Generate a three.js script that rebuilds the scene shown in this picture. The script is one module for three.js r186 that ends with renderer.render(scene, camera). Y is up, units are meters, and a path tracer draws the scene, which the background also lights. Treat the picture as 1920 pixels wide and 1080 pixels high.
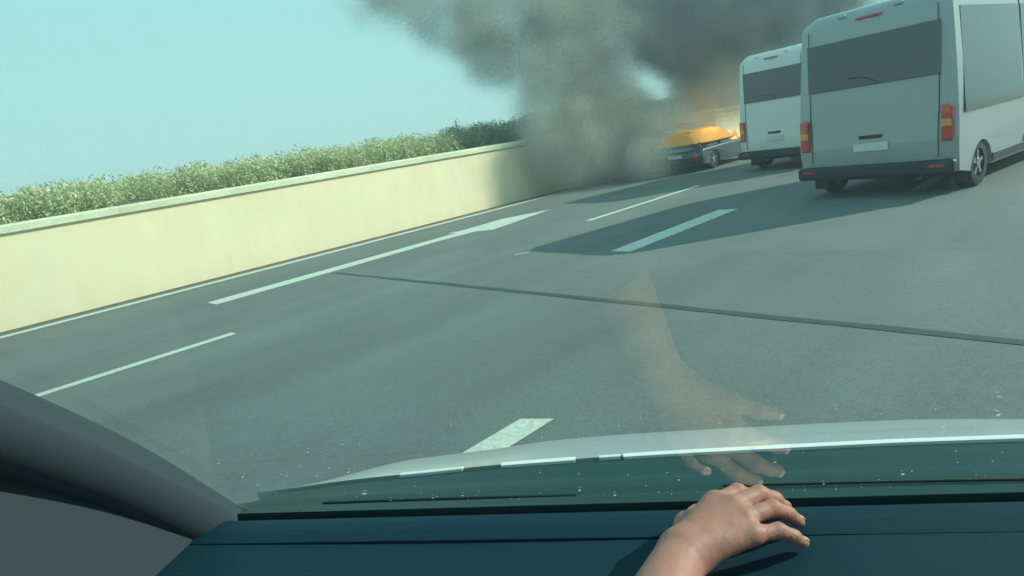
import * as THREE from 'three';
import { mergeGeometries, toCreasedNormals, mergeVertices } from 'three/addons/utils/BufferGeometryUtils.js';
import { RoundedBoxGeometry } from 'three/addons/geometries/RoundedBoxGeometry.js';
import { MarchingCubes } from 'three/addons/objects/MarchingCubes.js';
import { ImprovedNoise } from 'three/addons/math/ImprovedNoise.js';

// ---------------------------------------------------------------- camera, sky, sun, exposure
// x runs across the road (wall side negative), -z along the traffic, the eye is 1.70 m above the asphalt
const scene = new THREE.Scene();
const EYE = 1.7;
const camera = new THREE.PerspectiveCamera(48.46, 16 / 9, 0.05, 3000);
{
  // columns: the camera's right, up and back axes (yawed 47 degrees left of the road, tipped down 12.6, rolled 9.4)
  const m = new THREE.Matrix4().set(
    0.7008, -0.0460, 0.7118, 0,
    -0.1588, 0.9629, 0.2181, 0,
    -0.6954, -0.2659, 0.6676, 0,
    0, 0, 0, 1);
  camera.quaternion.setFromRotationMatrix(m);
  camera.position.set(0, EYE, 0);
}
const SUN = new THREE.Vector3(1.1, 1.0, -1.43).normalize();
{
  const W = 512, H = 256, data = new Float32Array(W * H * 4);
  for (let j = 0; j < H; j++) {
    const el = ((j + 0.5) / H - 0.5) * Math.PI, y = Math.sin(el);
    for (let i = 0; i < W; i++) {
      const az = ((i + 0.5) / W - 0.5) * 2 * Math.PI;
      const d = Math.cos(az) * Math.cos(el) * SUN.x + y * SUN.y + Math.sin(az) * Math.cos(el) * SUN.z;
      const t = Math.pow(Math.max(0, y), 0.55), glow = 0.25 * Math.pow(Math.max(0, d), 6);
      const o = (j * W + i) * 4;
      data[o] = 0.57 * (1 - t) + 0.36 * t + glow;
      data[o + 1] = 0.83 * (1 - t) + 0.66 * t + glow * 0.95;
      data[o + 2] = 0.84 * (1 - t) + 0.78 * t + glow * 0.85;
      data[o + 3] = 1;
      for (let c = 0; c < 3; c++) data[o + c] *= [0.84, 0.91, 0.93][c];
    }
  }
  const sky = new THREE.DataTexture(data, W, H, THREE.RGBAFormat, THREE.FloatType);
  sky.mapping = THREE.EquirectangularReflectionMapping;
  sky.magFilter = THREE.LinearFilter;
  sky.needsUpdate = true;
  scene.background = sky;
  scene.environment = sky;
}
const sun = new THREE.DirectionalLight(new THREE.Color(1, 0.93, 0.82), 5);
sun.name = 'sun';
sun.position.copy(SUN).multiplyScalar(80).add(new THREE.Vector3(-8, 0, -12));
sun.target.position.set(-8, 0, -12);
sun.castShadow = true;
sun.shadow.mapSize.set(4096, 4096);
Object.assign(sun.shadow.camera, { left: -45, right: 45, top: 45, bottom: -45, near: 1, far: 200 });
scene.add(sun, sun.target);
const renderer = new THREE.WebGLRenderer({ antialias: true });
renderer.toneMapping = THREE.LinearToneMapping;
renderer.toneMappingExposure = 1.25;
scene.fog = new THREE.FogExp2(new THREE.Color(0.84, 0.97, 0.95), 0.0045);
renderer.shadowMap.enabled = true;

// ---------------------------------------------------------------- helpers
let seed = 7;
const rnd = () => { seed = (seed + 0x6d2b79f5) | 0; let t = Math.imul(seed ^ (seed >>> 15), 1 | seed); t = (t + Math.imul(t ^ (t >>> 7), 61 | t)) ^ t; return ((t ^ (t >>> 14)) >>> 0) / 4294967296; };
const gauss = () => Math.sqrt(-2 * Math.log(rnd() + 1e-9)) * Math.cos(6.28318 * rnd());
const perlin = new ImprovedNoise();
const fbm = (x, y, z, n = 4) => { let s = 0, a = 0.5, k = 1; for (let i = 0; i < n; i++, a *= 0.5, k *= 2.03) s += a * perlin.noise(x * k, y * k, z * k); return s; };
const smooth = THREE.MathUtils.smoothstep, lerp = THREE.MathUtils.lerp;
const taken = new Map();
const numbered = (n) => { const k = taken.get(n) ?? 0; taken.set(n, k + 1); return k ? n + '_' + String(k).padStart(3, '0') : n; };
function mesh(name, geometry, material, parent) {
  const m = new THREE.Mesh(geometry, material);
  m.name = parent ? name : numbered(name);
  m.castShadow = m.receiveShadow = true;
  (parent ?? scene).add(m);
  return m;
}
function thing(name, label, category, group) {
  const g = new THREE.Group();
  g.name = numbered(name);
  g.userData = { label, category };
  if (group) g.userData.group = group;
  scene.add(g);
  return g;
}
const structure = (o, label, category) => { o.userData = { kind: 'structure', label, category }; return o; };
// a tiling texture: f(u, v) with u, v in 0..1 gives linear-ish sRGB byte values
function texture(size, f, { srgb = true, repeat = [1, 1] } = {}) {
  const data = new Uint8Array(size * size * 4);
  for (let j = 0; j < size; j++) for (let i = 0; i < size; i++) {
    const c = f(i / size, j / size), o = (j * size + i) * 4;
    for (let k = 0; k < 3; k++) data[o + k] = Math.max(0, Math.min(255, Math.round(Array.isArray(c) ? c[k] : c)));
    data[o + 3] = 255;
  }
  const t = new THREE.DataTexture(data, size, size);
  t.wrapS = t.wrapT = THREE.RepeatWrapping;
  t.magFilter = THREE.LinearFilter;
  t.minFilter = THREE.LinearMipmapLinearFilter;
  t.generateMipmaps = true;
  if (srgb) t.colorSpace = THREE.SRGBColorSpace;
  t.repeat.set(...repeat);
  t.needsUpdate = true;
  return t;
}
// periodic noise: perlin sampled on a torus-like blend
function tileNoise(u, v, f, z, n = 4) {
  const a = fbm(u * f, v * f, z, n), b = fbm((u - 1) * f, v * f, z, n), c = fbm(u * f, (v - 1) * f, z, n), d = fbm((u - 1) * f, (v - 1) * f, z, n);
  return lerp(lerp(a, b, u), lerp(c, d, u), v);
}
const std = (o) => new THREE.MeshStandardMaterial(o);
const phys = (o) => new THREE.MeshPhysicalMaterial(o);
const lin = (r, g, b) => new THREE.Color().setRGB(r, g, b);
// a strip or patch lying flat: outline [[x, z], ...] at height y, uv in metres
function flat(points, y) {
  const g = new THREE.ShapeGeometry(new THREE.Shape(points.map(([x, z]) => new THREE.Vector2(x, -z))));
  g.rotateX(-Math.PI / 2).translate(0, y, 0);
  const p = g.attributes.position, uv = new Float32Array(p.count * 2);
  for (let i = 0; i < p.count; i++) { uv[2 * i] = p.getX(i); uv[2 * i + 1] = p.getZ(i); }
  g.setAttribute('uv', new THREE.BufferAttribute(uv, 2));
  return g;
}
// a smooth sheet: f(u, v) -> [x, y, z]
function sheet(f, nu, nv, closed = false) {
  const pos = [], uv = [], idx = [];
  for (let j = 0; j <= nv; j++) for (let i = 0; i <= nu; i++) { const p = f(i / nu, j / nv); pos.push(...p); uv.push(p[0], p[2]); }
  for (let j = 0; j < nv; j++) for (let i = 0; i < nu; i++) { const a = j * (nu + 1) + i, b = a + 1, c = a + nu + 1, d = c + 1; idx.push(a, b, c, b, d, c); }
  const g = new THREE.BufferGeometry();
  g.setAttribute('position', new THREE.Float32BufferAttribute(pos, 3));
  g.setAttribute('uv', new THREE.Float32BufferAttribute(uv, 2));
  g.setIndex(idx);
  g.computeVertexNormals();
  return g;
}
// a slab with thickness between two sheets, closed round its rim
function slab(f, nu, nv, thick) {
  const pos = [], uv = [], idx = [], N = (nu + 1) * (nv + 1), T = thick;
  for (let s = 0; s < 2; s++) for (let j = 0; j <= nv; j++) for (let i = 0; i <= nu; i++) { const p = f(i / nu, j / nv); pos.push(p[0], p[1] - s * T, p[2]); uv.push(p[0], p[2]); }
  for (let j = 0; j < nv; j++) for (let i = 0; i < nu; i++) { const a = j * (nu + 1) + i, b = a + 1, c = a + nu + 1, d = c + 1; idx.push(a, b, c, b, d, c, N + a, N + c, N + b, N + b, N + c, N + d); }
  const rim = (a, b) => idx.push(a, N + a, b, b, N + a, N + b);
  for (let i = 0; i < nu; i++) { rim(i + 1, i); rim(nv * (nu + 1) + i, nv * (nu + 1) + i + 1); }
  for (let j = 0; j < nv; j++) { rim(j * (nu + 1), (j + 1) * (nu + 1)); rim((j + 1) * (nu + 1) + nu, j * (nu + 1) + nu); }
  const g = new THREE.BufferGeometry();
  g.setAttribute('position', new THREE.Float32BufferAttribute(pos, 3));
  g.setAttribute('uv', new THREE.Float32BufferAttribute(uv, 2));
  g.setIndex(idx);
  return toCreasedNormals(g, 0.7);
}
const rbox = (w, h, d, x, y, z, r = 0.02) => new RoundedBoxGeometry(w, h, d, 2, Math.min(r, w / 2.1, h / 2.1, d / 2.1)).translate(x, y, z);
const tube = (pts, r, n = 24, k = 8) => new THREE.TubeGeometry(new THREE.CatmullRomCurve3(pts.map((p) => new THREE.Vector3(...p))), n, r, k);

// ---------------------------------------------------------------- materials
const grit = texture(1024, (u, v) => 128 + 150 * tileNoise(u, v, 90, 3.3, 3) + 26 * (rnd() - 0.5), { srgb: false });
const asphaltMap = texture(1024, (u, v) => {
  const streak = tileNoise(u, v * 0.12, 8, 1.7, 3) * 24, blot = tileNoise(u, v, 5, 8.1, 3) * 14, grain = (rnd() - 0.5) * 22 + tileNoise(u, v, 160, 5.5, 2) * 12;
  const k = 103 + streak + blot + grain;
  return [k * 0.955, k * 1.035, k * 1.0];
});
asphaltMap.repeat.set(1 / 7.3, 1 / 7.3);
grit.repeat.set(1 / 1.9, 1 / 1.9);
const M = {
  asphalt: std({ map: asphaltMap, bumpMap: grit, bumpScale: 0.002, roughness: 0.86 }),
  gutter: std({ color: lin(0.09, 0.085, 0.06), bumpMap: grit, bumpScale: 0.006, roughness: 0.95 }),
  ground: std({ color: lin(0.16, 0.15, 0.08), roughness: 1 }),
  crossLine: std({ color: lin(0.045, 0.06, 0.055), roughness: 0.75 }),  // darker than the asphalt, for the line across the lanes
  chrome: std({ color: lin(0.8, 0.82, 0.8), metalness: 1, roughness: 0.18 }),
  rubber: std({ color: lin(0.003, 0.005, 0.006), roughness: 0.95 }),
  black: std({ color: lin(0.008, 0.014, 0.017), roughness: 0.6 }),
  tyre: std({ color: lin(0.015, 0.015, 0.016), roughness: 0.9 }),
  alloy: std({ color: lin(0.35, 0.36, 0.37), metalness: 0.9, roughness: 0.35 }),
  lampRed: phys({ color: lin(0.5, 0.02, 0.02), roughness: 0.15, clearcoat: 1 }),
  lampWhite: phys({ color: lin(0.75, 0.75, 0.72), roughness: 0.15, clearcoat: 1 }),
  lampAmber: phys({ color: lin(0.7, 0.25, 0.02), roughness: 0.15, clearcoat: 1 }),
  carGlass: phys({ color: lin(0.02, 0.03, 0.035), roughness: 0.04, clearcoat: 1, specularIntensity: 1 }),
  plate: std({ color: lin(0.6, 0.6, 0.55), roughness: 0.5 }),
};
const paintMap = texture(512, (u, v) => { const k = 205 + 60 * tileNoise(u, v, 40, 2.2, 3) - 60 * Math.max(0, tileNoise(u, v, 12, 6.4, 4) - 0.12) + (rnd() - 0.5) * 20; return [k * 0.97, k, k * 0.95]; });
paintMap.repeat.set(1 / 1.4, 1 / 1.4);
M.paint = std({ map: paintMap, color: lin(0.92, 0.93, 0.88), bumpMap: grit, bumpScale: 0.002, roughness: 0.7 });
const wallMap = texture(1024, (u, v) => {
  const k = 229 + 10 * tileNoise(u, v, 7, 4.4, 5) + 10 * tileNoise(u * 1, v * 0.2, 30, 9.1, 3) + (rnd() - 0.5) * 8, ochre = Math.max(0, tileNoise(u, v, 5, 12.7, 4)) * 40;
  return [k, k * 0.925 - ochre * 0.15, k * 0.785 - ochre * 0.8];
});
wallMap.repeat.set(1 / 6.1, 1 / 6.1);
M.wall = std({ map: wallMap, bumpMap: grit, bumpScale: 0.003, roughness: 0.9 });
M.coping = std({ map: asphaltMap, color: lin(5.0, 4.3, 3.2), bumpMap: grit, bumpScale: 0.003, roughness: 0.9 });

// ---------------------------------------------------------------- the ground and the road
const ground = structure(mesh('ground', new THREE.PlaneGeometry(3000, 3000).rotateX(-Math.PI / 2).translate(0, -0.12, 0), M.ground), 'dry earth behind the roadside wall', 'ground');
const road = structure(mesh('road', flat([[-13.35, 40], [14, 40], [14, -400], [-13.35, -400]], 0), M.asphalt), 'grey asphalt motorway with white lane markings', 'road');
mesh('gutter', flat([[-13.75, 40], [-13.346, 40], [-13.346, -400], [-13.75, -400]], -0.012), M.gutter, road);
function stripe(name, x, w, z0, z1, wob = 0.012) {   // a painted strip with slightly worn edges, 4 mm above the asphalt
  const n = Math.max(2, Math.ceil(Math.abs(z1 - z0) / 0.22)), a = [], b = [];
  for (let i = 0; i <= n; i++) { const z = lerp(z0, z1, i / n); a.push([x - w / 2 + wob * fbm(z * 3, x, 1, 2), z + (i % n ? 0 : wob * 2 * (rnd() - 0.5))]); b.push([x + w / 2 + wob * fbm(z * 3, x, 7, 2), z + (i % n ? 0 : wob * 2 * (rnd() - 0.5))]); }
  return mesh(name, flat([...a, ...b.reverse()], 0.004), M.paint, road);
}
stripe('edge_line', -12.98, 0.26, 30, -16.8);
stripe('edge_line', -12.98, 0.26, -16.8, -120);
for (const z of [1.6, -9.74, -21.1, -32.4, -43.8]) stripe('lane_dash', -7.92, 0.16, z, z - 4.3);
for (const z of [5.0, -7.15, -19.3, -31.4]) stripe('lane_dash', -5.32, 0.36, z, z - 3.2);
mesh('lane_dash', flat([[-2.815, 0.6], [-2.605, 0.6], [-2.606, -1.2], [-2.617, -2.63], [-2.822, -2.53], [-2.814, -1.1]], 0.004), M.paint, road);
for (const z of [-11.4, -23.4]) stripe('lane_dash', -2.72, 0.19, z, z - 3.15);
mesh('paint_remnant', flat([[-7.17, -6.87], [-7.12, -6.86], [-6.99, -7.04], [-7.03, -7.06]], 0.004), M.paint, road);
mesh('lane_arrow', flat([[-10.76, -3.4], [-10.34, -3.4], [-10.36, -6.0], [-10.42, -8.0], [-10.34, -8.9], [-9.94, -9.08], [-10.47, -11.52], [-11.06, -10.4], [-10.95, -9.15], [-11.10, -8.74], [-10.83, -8.78]], 0.004), M.paint, road);
{ // a thin dark line that runs across the lanes
  const a = [], b = [];
  for (let i = 0; i <= 80; i++) {
    const x = lerp(-10.2, 6, i / 80), z = lerp(-5.40, -4.35, i / 80) + 0.03 * fbm(x * 1.1, 2, 2, 3), w = 0.028 + 0.022 * smooth(x, -10, -6) + 0.02 * fbm(x * 2, 9, 3, 3);
    a.push([x, z - w]); b.push([x, z + w]);
  }
  mesh('dark_cross_line', flat([...a, ...b.reverse()], 0.004), M.crossLine, road);
}

// ---------------------------------------------------------------- the wall and what grows behind it
{
  const wall = thing('roadside_wall', 'long cream rendered wall with a pale coping beside the road', 'wall');
  const prof = (pts, z0, z1) => {
    const g = new THREE.ExtrudeGeometry(new THREE.Shape(pts.map((p) => new THREE.Vector2(...p))), { depth: z0 - z1, bevelEnabled: false, steps: 60 });
    g.translate(0, 0, z1);
    const p = g.attributes.position, uv = new Float32Array(p.count * 2);
    for (let i = 0; i < p.count; i++) { uv[2 * i] = p.getZ(i); uv[2 * i + 1] = p.getY(i) + p.getX(i); }
    g.setAttribute('uv', new THREE.BufferAttribute(uv, 2));
    return g;
  };
  mesh('wall_face', prof([[-14.1, -0.3], [-13.72, -0.3], [-13.76, 1.585], [-14.1, 1.585]], 40, -300), M.wall, wall);
  mesh('coping', prof([[-14.16, 1.588], [-13.70, 1.588], [-13.70, 1.70], [-13.73, 1.725], [-14.13, 1.74], [-14.16, 1.71]], 40, -300), M.coping, wall);
}
// a clump of bent leaves, each of four small faces
function leafClump(n, spread, leaf) {
  const pos = [], col = [];
  for (let k = 0; k < n; k++) {
    const c = new THREE.Vector3(gauss(), gauss(), gauss()).normalize().multiplyScalar(spread * 0.72 * Math.cbrt(rnd())), q = new THREE.Quaternion().setFromEuler(new THREE.Euler(rnd() * 6.3, rnd() * 6.3, rnd() * 6.3));
    const L = leaf * (0.6 + rnd() * 0.8), w = L * 0.34, tint = 0.7 + rnd() * 0.6, yel = 0.8 + rnd() * 0.5;
    const P = [[0, 0, -L], [w, 0.25 * w, 0], [0, 0, L], [-w, 0.25 * w, 0], [0, 0, 0]].map((p) => new THREE.Vector3(...p).applyQuaternion(q).add(c));
    for (const [a, b, d] of [[0, 1, 4], [1, 2, 4], [2, 3, 4], [3, 0, 4]]) for (const i of [a, b, d]) { pos.push(P[i].x, P[i].y, P[i].z); col.push(tint * yel, tint, tint * 0.9); }
  }
  const g = new THREE.BufferGeometry();
  g.setAttribute('position', new THREE.Float32BufferAttribute(pos, 3));
  g.setAttribute('color', new THREE.Float32BufferAttribute(col, 3));
  g.computeVertexNormals();
  return g;
}
const leafPale = phys({ color: lin(0.50, 0.56, 0.34), vertexColors: true, roughness: 0.75, transmission: 0.3, thickness: 0 });
const leafDark = phys({ color: lin(0.24, 0.32, 0.23), vertexColors: true, roughness: 0.75, transmission: 0.25, thickness: 0 });
const barkM = std({ color: lin(0.09, 0.07, 0.045), roughness: 0.95 });
const clumps = [leafClump(150, 0.40, 0.030), leafClump(150, 0.42, 0.034), leafClump(130, 0.44, 0.038)];
function hedge(label, z0, z1, top, depth, mat, per) {
  const h = thing('hedge', label, 'hedge');
  const spots = clumps.map(() => []), stems = [];
  const n = Math.round((z0 - z1) * per), m = new THREE.Matrix4();
  for (let i = 0; i < n; i++) {
    const z = lerp(z0, z1, rnd()), x = -14.55 - depth * rnd(), t = top + 0.14 * fbm(z * 0.5, 4, 1, 3) + 0.14 * fbm(z * 2.1, x, 5, 3);
    const y = lerp(0.9, t, Math.pow(rnd(), 0.6)), s = 0.7 + 0.6 * rnd();
    m.compose(new THREE.Vector3(x, y, z), new THREE.Quaternion().setFromEuler(new THREE.Euler(rnd() * 6.3, rnd() * 6.3, rnd() * 6.3)), new THREE.Vector3(s, s, s));
    spots[i % clumps.length].push(m.clone());
  }
  spots.forEach((list, k) => {
    const im = new THREE.InstancedMesh(clumps[k], mat, list.length);
    list.forEach((q, i) => im.setMatrixAt(i, q));
    im.name = 'foliage'; im.userData.kind = 'stuff'; im.castShadow = im.receiveShadow = true;
    h.add(im);
  });
  for (let z = z0 - 0.4; z > z1; z -= 1.1) {
    const x = -14.6 - depth * rnd(), dx = gauss() * 0.12, dz = gauss() * 0.12;
    stems.push(tube([[x, -0.15, z], [x + dx * 0.4, 0.7, z + dz * 0.5], [x + dx, top - 0.25, z + dz]], 0.022, 6, 5));
  }
  const st = mesh('stems', mergeGeometries(stems), barkM, h);
  st.userData.kind = 'stuff';
  return h;
}
hedge('pale yellow-green hedge showing above the cream wall', 14, -12.6, 2.12, 1.5, leafPale, 120);
hedge('darker green hedge above the wall beside the smoke', -12.7, -70, 2.26, 1.8, leafDark, 80);
// tall weed stalks that stand up out of the hedge: a bare stem with tufts
const stalkLeaf = leafClump(16, 0.16, 0.035);
function stalk(x, z, top, pale, label) {
  const t = thing('weed_stalk', label, 'weed', 'stalks rising from the hedge');
  const lean = gauss() * 0.05;
  mesh('stem', tube([[x, 0.2, z], [x + lean * 0.5, top * 0.6, z - lean], [x + lean, top, z - lean * 1.5]], 0.012, 8, 5), barkM, t);
  for (let k = 0; k < 4; k++) { const l = mesh('leaf_tuft', stalkLeaf, pale ? leafPale : leafDark, t); l.position.set(x + lean * (0.6 + k * 0.12) + gauss() * 0.03, top - 0.06 - k * 0.13, z - lean); l.rotation.set(k, k * 2, k * 3); l.userData.kind = 'stuff'; }
}
for (const [z, top, pale] of [[-7.7, 2.0, 0], [-8.2, 2.05, 1], [-9.7, 2.02, 1], [-10.3, 2.12, 0], [-6.5, 1.98, 1], [-13.1, 2.18, 1], [-5.6, 1.98, 0]])
  stalk(-14.35, z, top, pale, pale ? 'pale leafy stalk in front of the pale hedge' : 'dark leafy stalk in front of the pale hedge');
stalk(-15.0, -13.0, 2.62, 0, 'thin dark stalk rising above the darker hedge');

// ---------------------------------------------------------------- vehicles
// outline: side view [along, up], nose towards +along; half width narrows with height (tumblehome)
function wheel(parent, x, z, r, w) {
  const g = new THREE.Group(); g.name = 'wheel'; g.position.set(x, r, z); parent.add(g);
  const pts = [[r * 0.62, -w / 2], [r * 0.93, -w / 2], [r, -w / 2 + 0.03], [r, w / 2 - 0.03], [r * 0.93, w / 2], [r * 0.62, w / 2], [r * 0.6, 0], [r * 0.62, -w / 2]].map((p) => new THREE.Vector2(...p));
  mesh('tyre', new THREE.LatheGeometry(pts, 28).rotateZ(Math.PI / 2), M.tyre, g);
  const parts = [new THREE.CylinderGeometry(r * 0.61, r * 0.61, w * 0.5, 24).rotateZ(Math.PI / 2)];
  for (let k = 0; k < 5; k++) for (const s of [-1, 1]) parts.push(new THREE.BoxGeometry(0.03, r * 0.5, 0.06).translate(s * w * 0.38, r * 0.3, 0).rotateX(k * 1.2566));
  for (const s of [-1, 1]) parts.push(new THREE.CylinderGeometry(0.07, 0.07, 0.04, 12).rotateZ(Math.PI / 2).translate(s * w * 0.4, 0, 0));
  mesh('rim', mergeGeometries(parts.map((p) => p.toNonIndexed())), M.alloy, g);
}
function van(label, o) {
  const v = thing('van', label, 'van', 'vans standing in the lanes');
  const { L, W, H, paint } = o, wr = 0.34, ax1 = 0.85, ax2 = L - 0.9;
  const half = (y) => W / 2 - 0.11 * Math.max(0, (y - 0.95) / (H - 0.95)) ** 1.3 - 0.03 * Math.max(0, (0.5 - y) / 0.4);
  const s = new THREE.Shape();
  s.moveTo(0.04, 0.34);
  s.lineTo(ax1 - wr - 0.06, 0.27);
  s.absarc(ax1, 0.27, wr + 0.06, Math.PI, 0, true);
  s.lineTo(ax2 - wr - 0.06, 0.27);
  s.absarc(ax2, 0.27, wr + 0.06, Math.PI, 0, true);
  s.lineTo(L - 0.05, 0.3);
  s.quadraticCurveTo(L, 0.7, L - 0.08, 0.92);
  s.quadraticCurveTo(L - 0.2, 1.02, L - 0.55, 1.1);
  s.lineTo(L - 1.25, H - 0.18);
  s.quadraticCurveTo(L - 1.4, H - 0.03, L - 1.75, H);
  s.lineTo(0.3, H - 0.03);
  s.quadraticCurveTo(0.1, H - 0.04, 0.08, H - 0.2);
  s.quadraticCurveTo(0.03, 1.2, 0.0, 0.75);
  s.lineTo(0.04, 0.34);
  const fit = (g, off = 0) => { // shape space (along, up, across -0.5..0.5) into the van's own axes, rear at z = 0
    const p = g.attributes.position;
    for (let i = 0; i < p.count; i++) { const a = p.getX(i), y = p.getY(i), c = p.getZ(i); p.setXYZ(i, c * 2 * (half(y) + off), y, -a); }
    return toCreasedNormals(g.index ? g.toNonIndexed() : g, 0.6);
  };
  const body = new THREE.ExtrudeGeometry(s, { depth: 1, steps: 10, bevelEnabled: false, curveSegments: 10 }).translate(0, 0, -0.5);
  { // round the long edges: pull the outline in a little near both sides
    const p = body.attributes.position;
    for (let i = 0; i < p.count; i++) { const c = Math.abs(p.getZ(i)) * 2, k = c > 0.79 ? (c - 0.8) / 0.2 : 0, y = p.getY(i), a = p.getX(i); p.setXY(i, a + (L / 2 - a) / L * 0.12 * k * k, y - (y > 1.0 ? 0.09 * k * k * (y - 1) / (H - 1) : 0)); }
  }
  const bodyMesh = mesh('body', fit(body), paint, v);
  const pane = (pts, side) => {
    const g = new THREE.ExtrudeGeometry(new THREE.Shape(pts.map((p) => new THREE.Vector2(...p))), { depth: 0.02, bevelEnabled: false });
    const p = g.attributes.position;
    for (let i = 0; i < p.count; i++) { const a = p.getX(i), y = p.getY(i), c = p.getZ(i); p.setXYZ(i, side * (half(y) - 0.013 + c), y, -a); }
    return toCreasedNormals(g, 0.6);
  };
  const y0 = 1.12, y1 = H - 0.32;
  for (const side of [-1, 1]) {
    mesh('side_window', pane([[L - 1.0, y0], [L - 1.78, y0], [L - 1.78, y1], [L - 1.42, y1]], side), M.carGlass, v);
    if (o.windows) { mesh('side_window', pane([[L - 1.86, y0], [L - 2.95, y0], [L - 2.95, y1], [L - 1.86, y1]], side), M.carGlass, v); mesh('side_window', pane([[L - 3.03, y0], [0.3, y0], [0.34, y1], [L - 3.03, y1]], side), M.carGlass, v); }
    else mesh('slide_rail', pane([[0.35, 1.2], [L - 1.95, 1.2], [L - 1.95, 1.235], [0.35, 1.235]], side), M.black, v);
    for (const a of [L - 1.82, L - 2.99]) mesh('door_seam', pane([[a - 0.006, 0.42], [a + 0.006, 0.42], [a + 0.006, y1 + 0.08], [a - 0.006, y1 + 0.08]], side).scale(1 + 0.002, 1, 1), M.black, v);
    mesh('door_handle', rbox(0.035, 0.035, 0.16, side * (half(1.0) + 0.012), 1.0, -(L - 1.65), 0.012), M.black, v);
    mesh('sill_trim', rbox(0.03, 0.13, L - 2.6, side * (half(0.4) + 0.005), 0.36, -(ax1 + ax2) / 2, 0.012), M.black, v);
    const mir = mesh('wing_mirror', rbox(0.2, 0.2, 0.1, side * (W / 2 + 0.1), 1.18, -(L - 1.02), 0.04), M.black, v);
    mesh('mirror_glass', rbox(0.15, 0.15, 0.006, side * (W / 2 + 0.1), 1.18, -(L - 1.02) + 0.052, 0.002), M.chrome, mir);
    const lamp = mesh('tail_lamp', rbox(0.15, 0.5, 0.07, side * (W / 2 - 0.125), 1.02, -0.005, 0.03), M.lampRed, v);
    mesh('indicator', rbox(0.13, 0.11, 0.075, side * (W / 2 - 0.125), 1.02, -0.001, 0.02), M.lampAmber, lamp);
    mesh('headlamp', rbox(0.3, 0.2, 0.12, side * (W / 2 - 0.24), 0.82, -(L - 0.1), 0.04), M.lampWhite, v);
    wheel(v, side * (W / 2 - 0.14), -ax1, wr, 0.22);
    wheel(v, side * (W / 2 - 0.14), -ax2, wr, 0.22);
  }
  mesh('rear_window', new RoundedBoxGeometry(W - 0.42, H * 0.25, 0.02, 2, 0.009).rotateX(-0.045).translate(0, H * 0.715, -0.043), M.carGlass, v);
  mesh('rear_bumper', rbox(W - 0.02, 0.2, 0.16, 0, 0.42, 0.02, 0.05), M.black, v);
  mesh('number_plate', rbox(0.5, 0.12, 0.012, 0, 0.78, 0.012, 0.004), M.plate, v);
  mesh('tailgate_handle', rbox(0.34, 0.05, 0.04, 0, 0.93, 0.0, 0.015), M.black, v);
  for (const sx of [-1, 1]) { mesh('tailgate_seam', tube([[sx * (W / 2 - 0.235), 0.56, 0.012], [sx * (W / 2 - 0.235), 1.0, 0.0], [sx * (W / 2 - 0.225), 1.35, -0.022], [sx * (W / 2 - 0.24), H - 0.24, -0.062]], 0.006, 20, 5), M.black, v); mesh('hinge', rbox(0.12, 0.05, 0.05, sx * 0.4, H - 0.12, -0.1, 0.015), bodyMesh.material, v); mesh('reflector', rbox(0.2, 0.04, 0.02, sx * (W / 2 - 0.22), 0.44, 0.1, 0.008), M.lampRed, v); mesh('mud_flap', rbox(0.22, 0.26, 0.015, sx * (W / 2 - 0.14), 0.24, -ax1 + wr + 0.1, 0.005), M.black, v); }
  mesh('brake_lamp', rbox(0.36, 0.035, 0.03, 0, H - 0.2, -0.06, 0.01), M.lampRed, v);
  mesh('exhaust', new THREE.CylinderGeometry(0.03, 0.03, 0.2, 12, 1, true).rotateX(Math.PI / 2).translate(W / 2 - 0.5, 0.27, 0.0), M.alloy, v);
  mesh('rear_wiper', tube([[0.12, H * 0.60, -0.02], [-0.05, H * 0.63, -0.024], [-0.32, H * 0.64, -0.026]], 0.009, 10, 6), M.black, v);
  mesh('front_bumper', rbox(W - 0.04, 0.26, 0.2, 0, 0.45, -(L - 0.06), 0.06), M.black, v);
  mesh('windscreen', new THREE.BoxGeometry(W - 0.36, Math.hypot(0.6, H - 1.36) + 0.02, 0.02).rotateX(Math.atan2(0.68, H - 1.28)).translate(0, (1.16 + H - 0.24) / 2, -(L - 0.885) - 0.01), M.carGlass, v);
  mesh('underbody', new THREE.BoxGeometry(W - 0.5, 0.2, L - 0.5).translate(0, 0.36, -L / 2), M.black, v);
  return v;
}
const vanA = van('big silver-grey van with side windows standing beyond the wide lane dash', { L: 5.6, W: 2.3, H: 2.86, windows: true, paint: phys({ color: lin(0.30, 0.33, 0.34), metalness: 0.35, roughness: 0.42, clearcoat: 0.8, clearcoatRoughness: 0.08 }) });
vanA.position.set(-3.2, 0, -10.85); vanA.rotation.y = -0.15;
const vanB = van('tall white panel van standing nearest the burning car', { L: 5.2, W: 2.0, H: 2.9, windows: false, paint: phys({ color: lin(0.66, 0.67, 0.66), roughness: 0.4, clearcoat: 0.7, clearcoatRoughness: 0.1 }) });
vanB.position.set(-6.9, 0, -16.1); vanB.rotation.y = -0.15;

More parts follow.
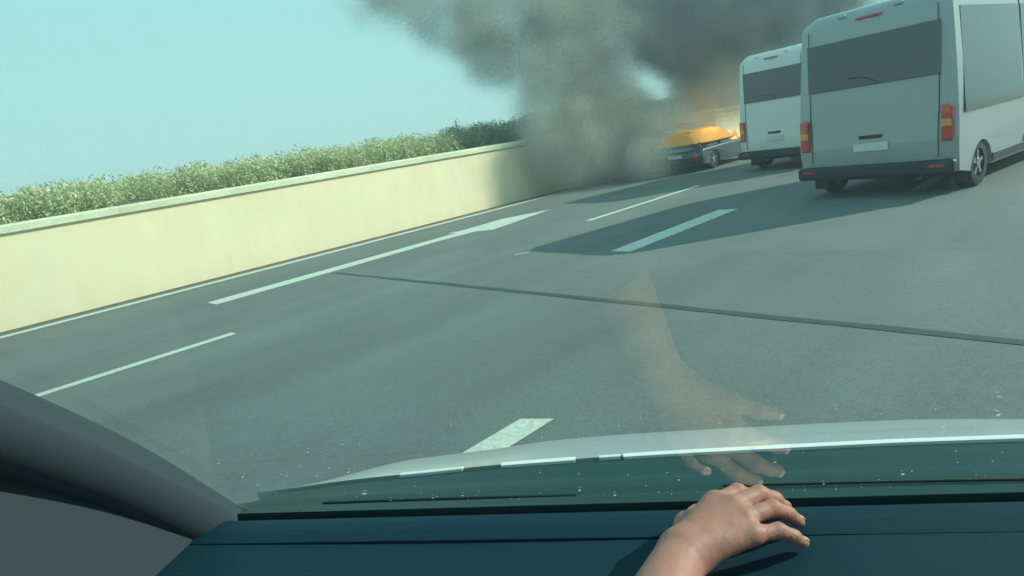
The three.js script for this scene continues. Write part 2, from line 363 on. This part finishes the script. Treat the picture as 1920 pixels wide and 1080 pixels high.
{ // the burning car, tail towards us: dark lower body, pale glass, domed orange top
  const c = thing('burning_car', 'burning car with an orange top and dark tail beside the wall', 'car');
  c.position.set(-10.42, 0, -17.3);
  c.rotation.y = 0.04;
  const W = 1.76, L = 3.9;
  const dark = phys({ color: lin(0.02, 0.05, 0.06), roughness: 0.4, clearcoat: 0.5, clearcoatRoughness: 0.2 });
  const orange = phys({ color: lin(0.78, 0.29, 0.02), roughness: 0.45, clearcoat: 0.4, clearcoatRoughness: 0.2 });
  const glass = phys({ color: lin(0.16, 0.26, 0.33), roughness: 0.08, clearcoat: 1 });
  const side = new THREE.Shape();
  side.moveTo(0.05, 0.26); side.lineTo(0.42, 0.22); side.absarc(0.78, 0.24, 0.35, Math.PI, 0, true); side.lineTo(2.7, 0.2); side.absarc(3.06, 0.24, 0.35, Math.PI, 0, true);
  side.lineTo(3.85, 0.24); side.quadraticCurveTo(3.95, 0.5, 3.75, 0.62); side.quadraticCurveTo(3.4, 0.68, 2.9, 0.66); side.lineTo(0.1, 0.62); side.quadraticCurveTo(-0.03, 0.54, 0.0, 0.42); side.lineTo(0.05, 0.26);
  mesh('body', toCreasedNormals(new THREE.ExtrudeGeometry(side, { depth: W - 0.12, bevelThickness: 0.06, bevelSize: 0.05, bevelSegments: 3, curveSegments: 8 }).translate(0, 0, -(W - 0.12) / 2).rotateY(Math.PI / 2), 0.6), dark, c);
  // glasshouse and top are lofted across: [half width, up] rings
  const loft = (rings) => { // ring: {z0, z1, hw, y}: a rounded rectangle at that height
    const n = 32, pos = [], idx = [];
    rings.forEach((r) => { for (let i = 0; i < n; i++) { const a = i / n * Math.PI * 2, k = 4, cx = Math.sign(Math.cos(a)) * Math.abs(Math.cos(a)) ** (2 / k), cz = Math.sign(Math.sin(a)) * Math.abs(Math.sin(a)) ** (2 / k); pos.push(cx * r.hw, r.y, (r.z0 + r.z1) / 2 + cz * (r.z0 - r.z1) / 2); } });
    for (let j = 0; j + 1 < rings.length; j++) for (let i = 0; i < n; i++) { const a = j * n + i, b = j * n + (i + 1) % n; idx.push(a, a + n, b, b, a + n, b + n); }
    for (const [j, flip] of [[0, 0], [rings.length - 1, 1]]) { const r = rings[j]; pos.push(0, r.y, (r.z0 + r.z1) / 2); const k = pos.length / 3 - 1; for (let i = 0; i < n; i++) { const a = j * n + i, b = j * n + (i + 1) % n; flip ? idx.push(k, b, a) : idx.push(k, a, b); } }
    const g = new THREE.BufferGeometry();
    g.setAttribute('position', new THREE.Float32BufferAttribute(pos, 3)); g.setIndex(idx);
    return toCreasedNormals(g, 0.7);
  };
  mesh('window_band', loft([{ y: 0.60, hw: 0.80, z0: -0.02, z1: -2.95 }, { y: 0.86, hw: 0.74, z0: -0.1, z1: -2.6 }]), glass, c);
  const top = mesh('roof', loft([{ y: 0.80, hw: 0.95, z0: 0.06, z1: -2.62 }, { y: 0.83, hw: 0.98, z0: 0.08, z1: -2.62 }, { y: 0.93, hw: 0.84, z0: 0.02, z1: -2.5 }, { y: 1.06, hw: 0.72, z0: -0.08, z1: -2.35 }, { y: 1.17, hw: 0.55, z0: -0.25, z1: -2.15 }, { y: 1.22, hw: 0.3, z0: -0.5, z1: -1.9 }]), orange, c);
  mesh('roof_bar', tube([[-0.5, 1.24, -0.4], [0, 1.265, -0.4], [0.5, 1.24, -0.4]], 0.02, 12, 8), M.plate, top);
  for (const s of [-1, 1]) {
    mesh('window_pillar', rbox(0.05, 0.26, 0.07, s * 0.78, 0.73, -0.08, 0.015), dark, c);
    mesh('window_pillar', rbox(0.05, 0.26, 0.07, s * 0.79, 0.73, -1.35, 0.015), dark, c);
    mesh('tail_lamp', rbox(0.16, 0.12, 0.05, s * 0.68, 0.50, 0.05, 0.02), M.lampRed, c);
    mesh('headlamp', rbox(0.28, 0.12, 0.1, s * 0.62, 0.56, -3.78, 0.03), M.lampWhite, c);
    wheel(c, s * 0.74, -0.78, 0.29, 0.19);
    wheel(c, s * 0.74, -3.06, 0.29, 0.19);
  }
  mesh('reflector', rbox(0.11, 0.05, 0.03, -0.2, 0.3, 0.08, 0.01), M.lampRed, c);
  mesh('rear_bumper', rbox(W - 0.06, 0.17, 0.13, 0, 0.34, 0.02, 0.05), M.black, c);
  mesh('number_plate', rbox(0.48, 0.1, 0.012, 0, 0.50, 0.06, 0.004), M.plate, c);
  mesh('underbody', new THREE.BoxGeometry(W - 0.5, 0.14, L - 0.5).translate(0, 0.29, -L / 2), M.black, c);
}
{ // flames over the car's nose
  const f = thing('fire', 'orange flames over the bonnet of the burning car', 'fire');
  f.position.set(-10.2, 0.62, -20.4);
  const glow = std({ color: lin(0.05, 0.01, 0), emissive: lin(1, 0.28, 0.03), emissiveIntensity: 1.4, roughness: 1 });
  const core = std({ color: lin(0.05, 0.02, 0), emissive: lin(1, 0.62, 0.16), emissiveIntensity: 1.8, roughness: 1 });
  for (let k = 0; k < 11; k++) {
    const h = 0.2 + 0.5 * rnd() ** 2, r = 0.05 + 0.06 * rnd(), pts = [];
    for (let i = 0; i <= 12; i++) { const t = i / 12; pts.push(new THREE.Vector2(Math.max(0.001, r * Math.sin(Math.PI * Math.pow(t, 0.62)) * (1 - 0.35 * t) + (i ? 0 : 0.02)), t * h)); }
    const g = new THREE.LatheGeometry(pts, 14), p = g.attributes.position, ph = rnd() * 6;
    for (let i = 0; i < p.count; i++) { const y = p.getY(i); p.setXYZ(i, p.getX(i) + 0.12 * y * Math.sin(y * 5 + ph) - 0.16 * y, y, p.getZ(i) + 0.1 * y * Math.cos(y * 4 + ph)); }
    g.computeVertexNormals();
    const m = mesh('flame_tongue', g, k % 3 ? glow : core, f);
    m.position.set((rnd() - 0.5) * 1.2, 0, (rnd() - 0.5) * 0.9);
  }
  const lamp = new THREE.PointLight(new THREE.Color(1, 0.42, 0.1), 1.6);
  lamp.name = 'fire_light'; lamp.position.set(0, 1.1, 0.7); lamp.shadow.radius = 20; lamp.castShadow = true;
  f.add(lamp);
}

// ---------------------------------------------------------------- smoke: drifting soot flakes, far too many to count
{
  const smoke = thing('smoke', 'thick grey brown smoke billowing from the burning car over the wall', 'smoke');
  smoke.userData.kind = 'stuff';
  const puff = (n, spread) => {
    const tet = new THREE.TetrahedronGeometry(0.0052).attributes.position, pos = new Float32Array(n * tet.count * 3), v = new THREE.Vector3(), q = new THREE.Quaternion(), c = new THREE.Vector3();
    for (let k = 0, o = 0; k < n; k++) {
      q.setFromEuler(new THREE.Euler(rnd() * 6.3, rnd() * 6.3, rnd() * 6.3)); c.set(gauss(), gauss(), gauss()).multiplyScalar(spread);
      const s = 0.75 + 0.5 * rnd();
      for (let i = 0; i < tet.count; i++) { v.fromBufferAttribute(tet, i).multiplyScalar(s).applyQuaternion(q).add(c); pos[o++] = v.x; pos[o++] = v.y; pos[o++] = v.z; }
    }
    const g = new THREE.BufferGeometry();
    g.setAttribute('position', new THREE.BufferAttribute(pos, 3));
    g.computeVertexNormals();
    return g;
  };
  const kinds = [puff(2300, 0.24), puff(2300, 0.32), puff(2300, 0.2), puff(2300, 0.28)], soots = [std({ color: lin(0.56, 0.57, 0.52), roughness: 1 }), std({ color: lin(0.30, 0.34, 0.34), roughness: 1 })];
  // billows: [x, y, z, radius, how thick]
  const billows = [[-13.31,2.11,-14.85,0.68,0.90],[-13.15,1.05,-14.82,0.58,1.30],[-12.66,0.55,-14.89,0.45,1.30],[-13.49,1.40,-14.58,0.42,1.00],[-12.77,1.38,-15.48,0.75,1.10],[-14.62,4.07,-14.99,0.66,0.42],[-14.26,3.32,-14.83,0.59,0.45],[-13.69,2.50,-14.58,0.55,0.50],[-15.24,5.19,-14.84,0.83,0.35],[-15.94,5.58,-14.08,0.66,0.30],[-12.99,1.52,-14.41,0.47,0.70],[-15.07,4.6,-14.54,0.76,0.5],[-14.71,5.55,-15.83,1.04,0.6],[-15.2,5.9,-15.43,1.04,0.55],[-15.48,4.85,-14.18,0.49,0.35],[-13.97,3.81,-15.15,0.75,0.7],[-13.01,1.95,-14.56,0.53,1.05],[-12.48,2.61,-17.7,0.56,0.9],[-11.75,1.62,-17.86,0.61,1.1],[-11.4,1.57,-18.66,0.48,1.1],[-12.9,1.13,-19.09,0.92,1.1],[-10.91,0.64,-16.49,0.6,1.1],[-12.9,1.27,-18.2,0.87,1.5],[-12.9,1.45,-16.54,0.7,1.5],[-16.31,5.59,-13.53,0.56,0.3],[-16.86,6.25,-12.87,0.65,0.25],[-17.26,6.34,-12.17,0.65,0.15],[-17.6,6.9,-12.3,0.8,0.16],[-17.2,6.3,-12.7,0.6,0.2],[-12.9,0.87,-16.16,0.8,1.5],[-12.9,0.84,-17.82,1.08,1.5],[-12.9,0.71,-19.0,0.95,1.0],[-11.61,1.36,-18.21,0.68,1.0],[-12.9,0.34,-16.71,0.51,1.5],[-12.9,0.19,-18.43,0.64,1.5],[-10.86,0.39,-16.45,0.41,1.0],[-13.13,1.84,-15.75,0.94,1.35],[-12.9,2.09,-17.09,1.11,1.5],[-12.9,1.61,-18.73,1.0,1.5],[-13.62,2.73,-15.02,0.68,0.7],[-13.6,3.39,-16.01,1.1,0.7],[-13.11,3.4,-17.28,1.09,0.75],[-14.82,4.69,-15.14,0.92,0.55],[-14.49,5.1,-16.36,1.3,0.7],[-15.55,5.49,-14.62,0.97,0.5],[-16.27,6.05,-14.03,0.87,0.45],[-16.93,6.65,-13.52,0.87,0.4],[-13.87,5.04,-17.76,1.4,0.8],[-13.01,4.85,-18.61,1.23,0.9],[-12.83,3.64,-18.41,0.81,0.5],[-12.07,4.14,-19.39,1.01,1.1],[-12.02,4.97,-20.46,1.43,1.3],[-11.5,3.32,-20.47,0.86,1.0],[-11.45,2.11,-20.13,0.58,1.1],[-11.33,1.3,-19.25,0.67,1.2],[-11.31,4.3,-21.74,1.65,1.2],[-10.54,4.66,-23.43,1.69,1.0],[-11.02,2.31,-21.4,1.14,1.1],[-9.73,5.04,-25.17,1.61,0.8],[-11.14,0.93,-20.07,0.72,1.1],[-16.29,7.43,-15.96,1.57,0.5],[-15.01,7.23,-18.76,1.83,0.8],[-12.74,7.12,-21.89,2.06,1.1],[-10.6,6.7,-24.78,1.92,0.9],[-17.71,7.94,-13.87,1.37,0.4],[-8.87,5.61,-27.02,1.57,0.5]];
  const lists = [...kinds, ...kinds].map(() => []), m = new THREE.Matrix4(), PER = 17;   // puffs for each cubic metre of billow
  let count = 0;
  for (const [x, y, z, r, w] of billows) {
    const dark = y > 2.6 && z < -19.2;
    const n = Math.round(PER * 4.19 * r ** 3 * w * 1.3);
    for (let k = 0; k < n; k++) {
      const d = new THREE.Vector3(gauss(), gauss(), gauss()).normalize().multiplyScalar(r * 1.12 * Math.cbrt(rnd()));
      const p = new THREE.Vector3(x, y, z).add(d);
      if (p.y < 0.12 || (p.y < 1.75 && p.x < -13.6)) continue;
      const wisp = fbm(p.x * 0.75, p.y * 0.75, p.z * 0.75, 3);
      if (wisp < -0.14 + 0.16 * (rnd() - 0.5)) continue;
      const s = 0.85 + 0.35 * rnd();
      m.compose(p, new THREE.Quaternion().setFromEuler(new THREE.Euler(rnd() * 6.3, rnd() * 6.3, rnd() * 6.3)), new THREE.Vector3(s, s, s));
      lists[(count++ % kinds.length) + (dark ? kinds.length : 0)].push(m.clone());
    }
  }
  lists.forEach((list, k) => {
    const im = new THREE.InstancedMesh(kinds[k % kinds.length], soots[k < kinds.length ? 0 : 1], list.length);
    list.forEach((q, i) => im.setMatrixAt(i, q));
    im.name = 'smoke_puffs'; im.userData.kind = 'stuff'; im.castShadow = im.receiveShadow = true;
    smoke.add(im);
  });
  console.log('smoke puffs', count);
}

// ---------------------------------------------------------------- the car we sit in: turned 33 degrees towards the wall; own axes: x right, y up, -z ahead
const own = thing('car_interior', 'dark blue dashboard, windscreen and grey bonnet of the car the view is from', 'car');
own.rotation.y = THREE.MathUtils.degToRad(33);
{
  const grain = texture(512, (u, v) => 128 + 120 * tileNoise(u, v, 60, 3.9, 3), { srgb: false });
  grain.repeat.set(8, 8);
  const dash = phys({ color: lin(0.0038, 0.029, 0.046), bumpMap: grain, bumpScale: 0.0006, roughness: 0.7, specularIntensity: 0.25 });
  const cowlM = phys({ color: lin(0.012, 0.05, 0.047), bumpMap: grain, bumpScale: 0.001, roughness: 0.5, specularIntensity: 0.6 });
  const paint = phys({ color: lin(0.43, 0.46, 0.45), metalness: 0.2, roughness: 0.45, clearcoat: 0.6, clearcoatRoughness: 0.12 });
  const bow = (l) => -0.018 * Math.max(0, (l - 0.25) / 0.8) ** 2;     // the windscreen's foot bows ahead in the middle
  const glintM = phys({ color: lin(0.86, 0.87, 0.84), roughness: 0.3, clearcoat: 1 });  // near-white colour for the painted sun glints
  const X0 = -0.86, X1 = 1.2, lx = (u) => lerp(X0, X1, u);
  // dashboard: rear pad, a seam, front pad with a demister slot
  mesh('dash_pad', slab((u, v) => { const l = lx(u), f = lerp(0.16, 0.7120, v); return [l, 1.198 + 0.002 * Math.sin(l * 5) - 0.05 * (1 - v) ** 3, -(f + bow(l))]; }, 60, 24, 0.05), dash, own);
  mesh('front_pad', slab((u, v) => { const l = lx(u), f = lerp(0.7140, 0.771, v); return [l, 1.1995 + 0.004 * Math.sin(v * Math.PI), -(f + bow(l))]; }, 60, 8, 0.04), dash, own);
  mesh('screen_seal', slab((u, v) => { const l = lx(u), f = lerp(0.768, 0.804, v); return [l, 1.158, -(f + bow(l))]; }, 60, 2, 0.05), M.rubber, own);
  mesh('bulkhead', slab((u, v) => { const l = lx(u); return [l, 1.0, -(lerp(0.1, 1.1, v) + bow(l))]; }, 10, 4, 0.4), M.black, own);
  // scuttle between glass and bonnet
  const pick = (table, x) => { let i = 0; while (i < table.length - 2 && x > table[i + 1][0]) i++; const [x0, y0] = table[i], [x1, y1] = table[i + 1]; return lerp(y0, y1, THREE.MathUtils.clamp((x - x0) / (x1 - x0), 0, 1)); };
  const TRAIL = [[-0.9, 1.06], [-0.68, 1.0825], [-0.55, 1.0905], [-0.33, 1.1040], [-0.14, 1.1093], [-0.02, 1.1118], [0.33, 1.114], [0.7, 1.111], [1.25, 1.07]];
  const FALL = [[-0.9, 0.55], [-0.68, 0.245], [-0.55, 0.235], [-0.40, 0.225], [-0.31, 0.2], [-0.18, 0.195], [0, 0.2], [0.5, 0.21], [0.9, 0.3], [1.25, 0.5]];
  const soft = (t, x) => (pick(t, x - 0.05) + pick(t, x - 0.025) + pick(t, x) + pick(t, x + 0.025) + pick(t, x + 0.05)) / 5;
  const trail = (l) => soft(TRAIL, l);
  mesh('scuttle', slab((u, v) => { const l = lx(u), f = lerp(0.806, 1.080, v); return [l, lerp(1.190, trail(l) - 0.004, v) - 0.010 * Math.sin(v * Math.PI) + 0.004 * Math.sin(v * 15 + l * 1.5) * Math.sin(v * Math.PI), -(f + bow(l))]; }, 60, 50, 0.03), cowlM, own);
  const bonnet = mesh('bonnet', slab((u, v) => {
    const l = lerp(-0.9, 1.25, u), t = v * 0.85;
    return [l, trail(l) - soft(FALL, l) * t - 0.55 * t * t, -(1.088 + t + bow(l))];
  }, 80, 40, 0.03), paint, own);
  for (const [a, b, r] of [[-0.56, -0.425, 0.0028], [-0.345, -0.20, 0.0042], [-0.155, -0.115, 0.0025], [-0.11, 0.55, 0.0042]])
    mesh('painted_glint', slab((u, v) => { const l = lerp(a, b, u); return [l, trail(l) + 0.0035 - 0.002 * (2 * v - 1) ** 2, -(1.087 + r * (2 * v - 1) * 1.6 + bow(l))]; }, 20, 6, 0.006), glintM, bonnet);  // white strips standing in for sun glints along the bonnet's rear edge
  // wipers parked on the scuttle
  for (const [a, b] of [[-0.62, -0.17], [0.05, 0.66]]) {
    const w = new THREE.Group(); w.name = 'wiper'; own.add(w);
    const at = (l, f, up) => [l, lerp(1.186, trail(l), (f - 0.81) / 0.27) + up, -(f + bow(l))];
    mesh('blade', tube([at(a, 0.90, -0.006), at((a + b) / 2, 0.888, -0.006), at(b, 0.88, -0.007)], 0.003, 24, 6), cowlM, w);
  }
  // windscreen: raked 45 degrees, faintly green laminated glass
  const glassAt = (l, t) => [l * (1 - 0.1 * t), 1.196 + 0.62 * t, -(0.796 + bow(l) - 0.62 * t + 0.05 * Math.sin(t * Math.PI) * 0.4)];
  const screen = mesh('windscreen', sheet((u, v) => glassAt(lerp(-0.8, 1.1, u), v * 1.12), 40, 30), phys({ color: lin(0.80, 0.965, 0.905), transmission: 1, thickness: 0, roughness: 0, ior: 1.5 }), own);
  // specks of dirt and dried drops on the glass
  const specks = [];
  for (let k = 0; k < 150; k++) {
    const l = lerp(-0.6, 0.9, rnd()), t = 0.05 + 0.33 * Math.pow(rnd(), 1.3), r = 0.0004 + 0.0007 * rnd() ** 3, p = glassAt(l, t);
    specks.push(new THREE.CircleGeometry(r, 7).scale(1 + 2 * rnd() ** 2, 1, 1).rotateZ(rnd() * 0.6).rotateX(-Math.PI / 4).translate(p[0], p[1] - 0.0015, p[2] + 0.0015));
  }
  const sp = mesh('dirt_specks', mergeGeometries(specks), std({ color: lin(0.75, 0.76, 0.7), roughness: 1 }), screen);
  sp.userData.kind = 'stuff';
  // left pillar, door and mirror, roof
  const pillarM = std({ color: lin(0.02, 0.035, 0.042), bumpMap: grain, bumpScale: 0.0006, roughness: 0.8 });
  const pil = (s) => tube([[s * 0.86 + 0.1, 1.12, -0.84], [s * 0.83 + 0.1, 1.4, -0.60], [s * 0.78 + 0.1, 1.72, -0.24], [s * 0.74 + 0.1, 1.9, 0.05]], 0.045, 30, 10);
  mesh('screen_pillar', pil(-1), pillarM, own);
  mesh('screen_pillar', pil(1), pillarM, own);
  for (const s of [-1, 1]) {
    mesh('door', rbox(0.07, 0.55, 1.5, s * 0.93 + 0.1, 0.93, 0.02, 0.03), pillarM, own);
    mesh('side_glass', new THREE.PlaneGeometry(1.3, 0.72).rotateY(Math.PI / 2).rotateZ(s * 0.14).translate(s * 0.87 + 0.1, 1.54, 0.25), phys({ color: lin(0.80, 0.965, 0.905), transmission: 1, thickness: 0, roughness: 0 }), own);
  }
  for (const s of [-1, 1]) {
    const tri = new THREE.Shape([[0.86, 1.16], [0.36, 1.16], [0.36, 1.64]].map((p) => new THREE.Vector2(...p)));
    mesh('sail_panel', new THREE.ExtrudeGeometry(tri, { depth: 0.03, bevelEnabled: false }).translate(0, 0, -0.015).rotateY(Math.PI / 2).translate(s * 0.845 + 0.1, 0, 0), pillarM, own);
  }
  mesh('screen_header', rbox(1.6, 0.07, 0.22, 0.1, 1.905, -0.03, 0.03), pillarM, own);
  mesh('roof', rbox(1.62, 0.05, 1.9, 0.1, 1.93, 1.0, 0.02), pillarM, own);
}

// ---------------------------------------------------------------- the hand on the dashboard (a right hand, palm down, thumb towards the wall)
{
  const J = (l, y, f) => new THREE.Vector3(l, 1.2 + y, -f);
  const bones = [];
  const bone = (a, b, ra, rb) => bones.push([a, b, ra, rb]);
  // u runs along the hand, v towards the thumb
  const at = (du, dv, y) => J(-0.016 + 0.75 * du - 0.66 * dv, y, 0.625 + 0.66 * du + 0.75 * dv);
  const wrist = at(0, 0, 0.038), elbow = J(-0.095, 0.03, 0.395);
  const mcp = [at(0.086, 0.030, 0.050), at(0.091, 0.009, 0.054), at(0.087, -0.012, 0.050), at(0.078, -0.031, 0.043)];
  bone(wrist, elbow, 0.027, 0.046);
  mcp.forEach((p, i) => bone(wrist.clone().lerp(p, 0.1), p, 0.0195, [0.0128, 0.0130, 0.0122, 0.0112][i]));
  const fingers = [[at(0.128, 0.034, 0.046), at(0.150, 0.035, 0.030), at(0.166, 0.035, 0.013)], [at(0.137, 0.009, 0.050), at(0.162, 0.009, 0.032), at(0.179, 0.009, 0.013)], [at(0.129, -0.016, 0.046), at(0.152, -0.018, 0.029), at(0.168, -0.019, 0.012)], [at(0.109, -0.040, 0.038), at(0.127, -0.044, 0.024), at(0.140, -0.046, 0.011)]];
  const rad = [0.0092, 0.0096, 0.0090, 0.0080], chains = [];
  fingers.forEach((f, i) => { let p = mcp[i], c = []; f.forEach((e, k) => { c.push([p, e, rad[i] * (1.16 - 0.12 * k), rad[i] * (1.05 - 0.12 * k)]); p = e; }); chains.push(c); });
  const th = [at(0.018, 0.016, 0.032), at(0.052, 0.045, 0.032), at(0.082, 0.058, 0.024), at(0.106, 0.062, 0.013)];
  chains.push([[th[0], th[1], 0.018, 0.0135], [th[1], th[2], 0.0128, 0.0115], [th[2], th[3], 0.0112, 0.0092]]);
  bone(th[0], mcp[0], 0.015, 0.011);
  const size = 150, span = 0.235, mid = J(-0.02, 0.02, 0.60), mc = new MarchingCubes(size, std(), false, false, 400000);
  const ba = new THREE.Vector3(), pa = new THREE.Vector3();
  const cap = (p, [a, b, ra, rb]) => { ba.subVectors(b, a); pa.subVectors(p, a); const t = Math.max(0, Math.min(1, pa.dot(ba) / ba.lengthSq())); return pa.addScaledVector(ba, -t).length() - lerp(ra, rb, t); };
  const smin = (a, b, k) => { const h = Math.max(k - Math.abs(a - b), 0) / k; return Math.min(a, b) - h * h * k * 0.25; };
  const p = new THREE.Vector3(), halfN = size / 2;
  for (let z = 0; z < size; z++) for (let y = 0; y < size; y++) for (let x = 0; x < size; x++) {
    p.set((x - halfN) / halfN, (y - halfN) / halfN, (z - halfN) / halfN).multiplyScalar(span).add(mid);
    let d = 1;
    for (const b of bones) d = smin(d, cap(p, b), 0.014);
    for (const c of chains) { let e = 1; for (const b of c) e = smin(e, cap(p, b), 0.005); d = smin(d, e, 0.006); }
    if (d < 0.03) d += 0.0009 * fbm(p.x * 60, p.y * 60, p.z * 60, 3) + 0.0005 * fbm(p.x * 190, p.y * 190, p.z * 190, 2);
    mc.field[x + y * size + z * size * size] = -d;
  }
  mc.isolation = 0;
  mc.update();
  const n = mc.count, g = new THREE.BufferGeometry();
  const pos = mc.positionArray.slice(0, n * 3), nor = mc.normalArray.slice(0, n * 3);
  for (let i = 0; i < n; i++) { pos[3 * i] = pos[3 * i] * span + mid.x; pos[3 * i + 1] = pos[3 * i + 1] * span + mid.y; pos[3 * i + 2] = pos[3 * i + 2] * span + mid.z; }
  g.setAttribute('position', new THREE.BufferAttribute(pos, 3));
  g.setAttribute('normal', new THREE.BufferAttribute(nor, 3));
  const gm = mergeVertices(g, 1e-5);
  gm.computeVertexNormals();
  const col = new Float32Array(gm.attributes.position.count * 3);
  for (let i = 0; i < col.length / 3; i++) {
    const q = gm.attributes.position, k = fbm(q.getX(i) * 45, q.getY(i) * 45, q.getZ(i) * 45, 3);
    col[3 * i] = 0.37 + 0.08 * k; col[3 * i + 1] = 0.165 + 0.01 * k; col[3 * i + 2] = 0.125 + 0.0 * k;
  }
  gm.setAttribute('color', new THREE.BufferAttribute(col, 3));
  const person = thing('person', 'bare right hand and dark-sleeved forearm resting on the dashboard', 'person');
  person.rotation.y = own.rotation.y;
  mesh('hand', gm, phys({ vertexColors: true, roughness: 0.55, specularIntensity: 0.6 }), person);
  // dark sleeve, pushed back from the wrist
  const cuff = wrist.clone().lerp(elbow, 0.5), along = new THREE.Vector3().subVectors(elbow, wrist).normalize(), sl = [];
  for (let i = 0; i <= 16; i++) { const t = i / 16; sl.push(new THREE.Vector2(0.048 + 0.008 * t + 0.002 * Math.sin(t * 22), t * 0.3)); }
  for (let i = 16; i >= 0; i--) { const t = i / 16; sl.push(new THREE.Vector2(0.044 + 0.008 * t, t * 0.3)); }
  const sleeve = mesh('sleeve', new THREE.LatheGeometry(sl, 28), std({ color: lin(0.02, 0.025, 0.03), roughness: 0.95 }), person);
  sleeve.position.copy(cuff); sleeve.quaternion.setFromUnitVectors(new THREE.Vector3(0, 1, 0), along);
  // fingernails
  const nailM = phys({ color: lin(0.62, 0.38, 0.31), roughness: 0.3 });
  for (const c of chains) {
    const [a, b, , r] = c[c.length - 1], dir = new THREE.Vector3().subVectors(b, a).normalize(), up = new THREE.Vector3(0, 1, 0).addScaledVector(dir, -dir.y).normalize();
    const nail = mesh('fingernail', new THREE.SphereGeometry(1, 12, 8).scale(r * 0.75, r * 0.22, r * 0.95), nailM, person);
    nail.position.copy(b).addScaledVector(up, r * 0.86).addScaledVector(dir, -r * 0.1);
    nail.quaternion.setFromRotationMatrix(new THREE.Matrix4().makeBasis(new THREE.Vector3().crossVectors(up, dir), up, dir));
  }
}

renderer.render(scene, camera);
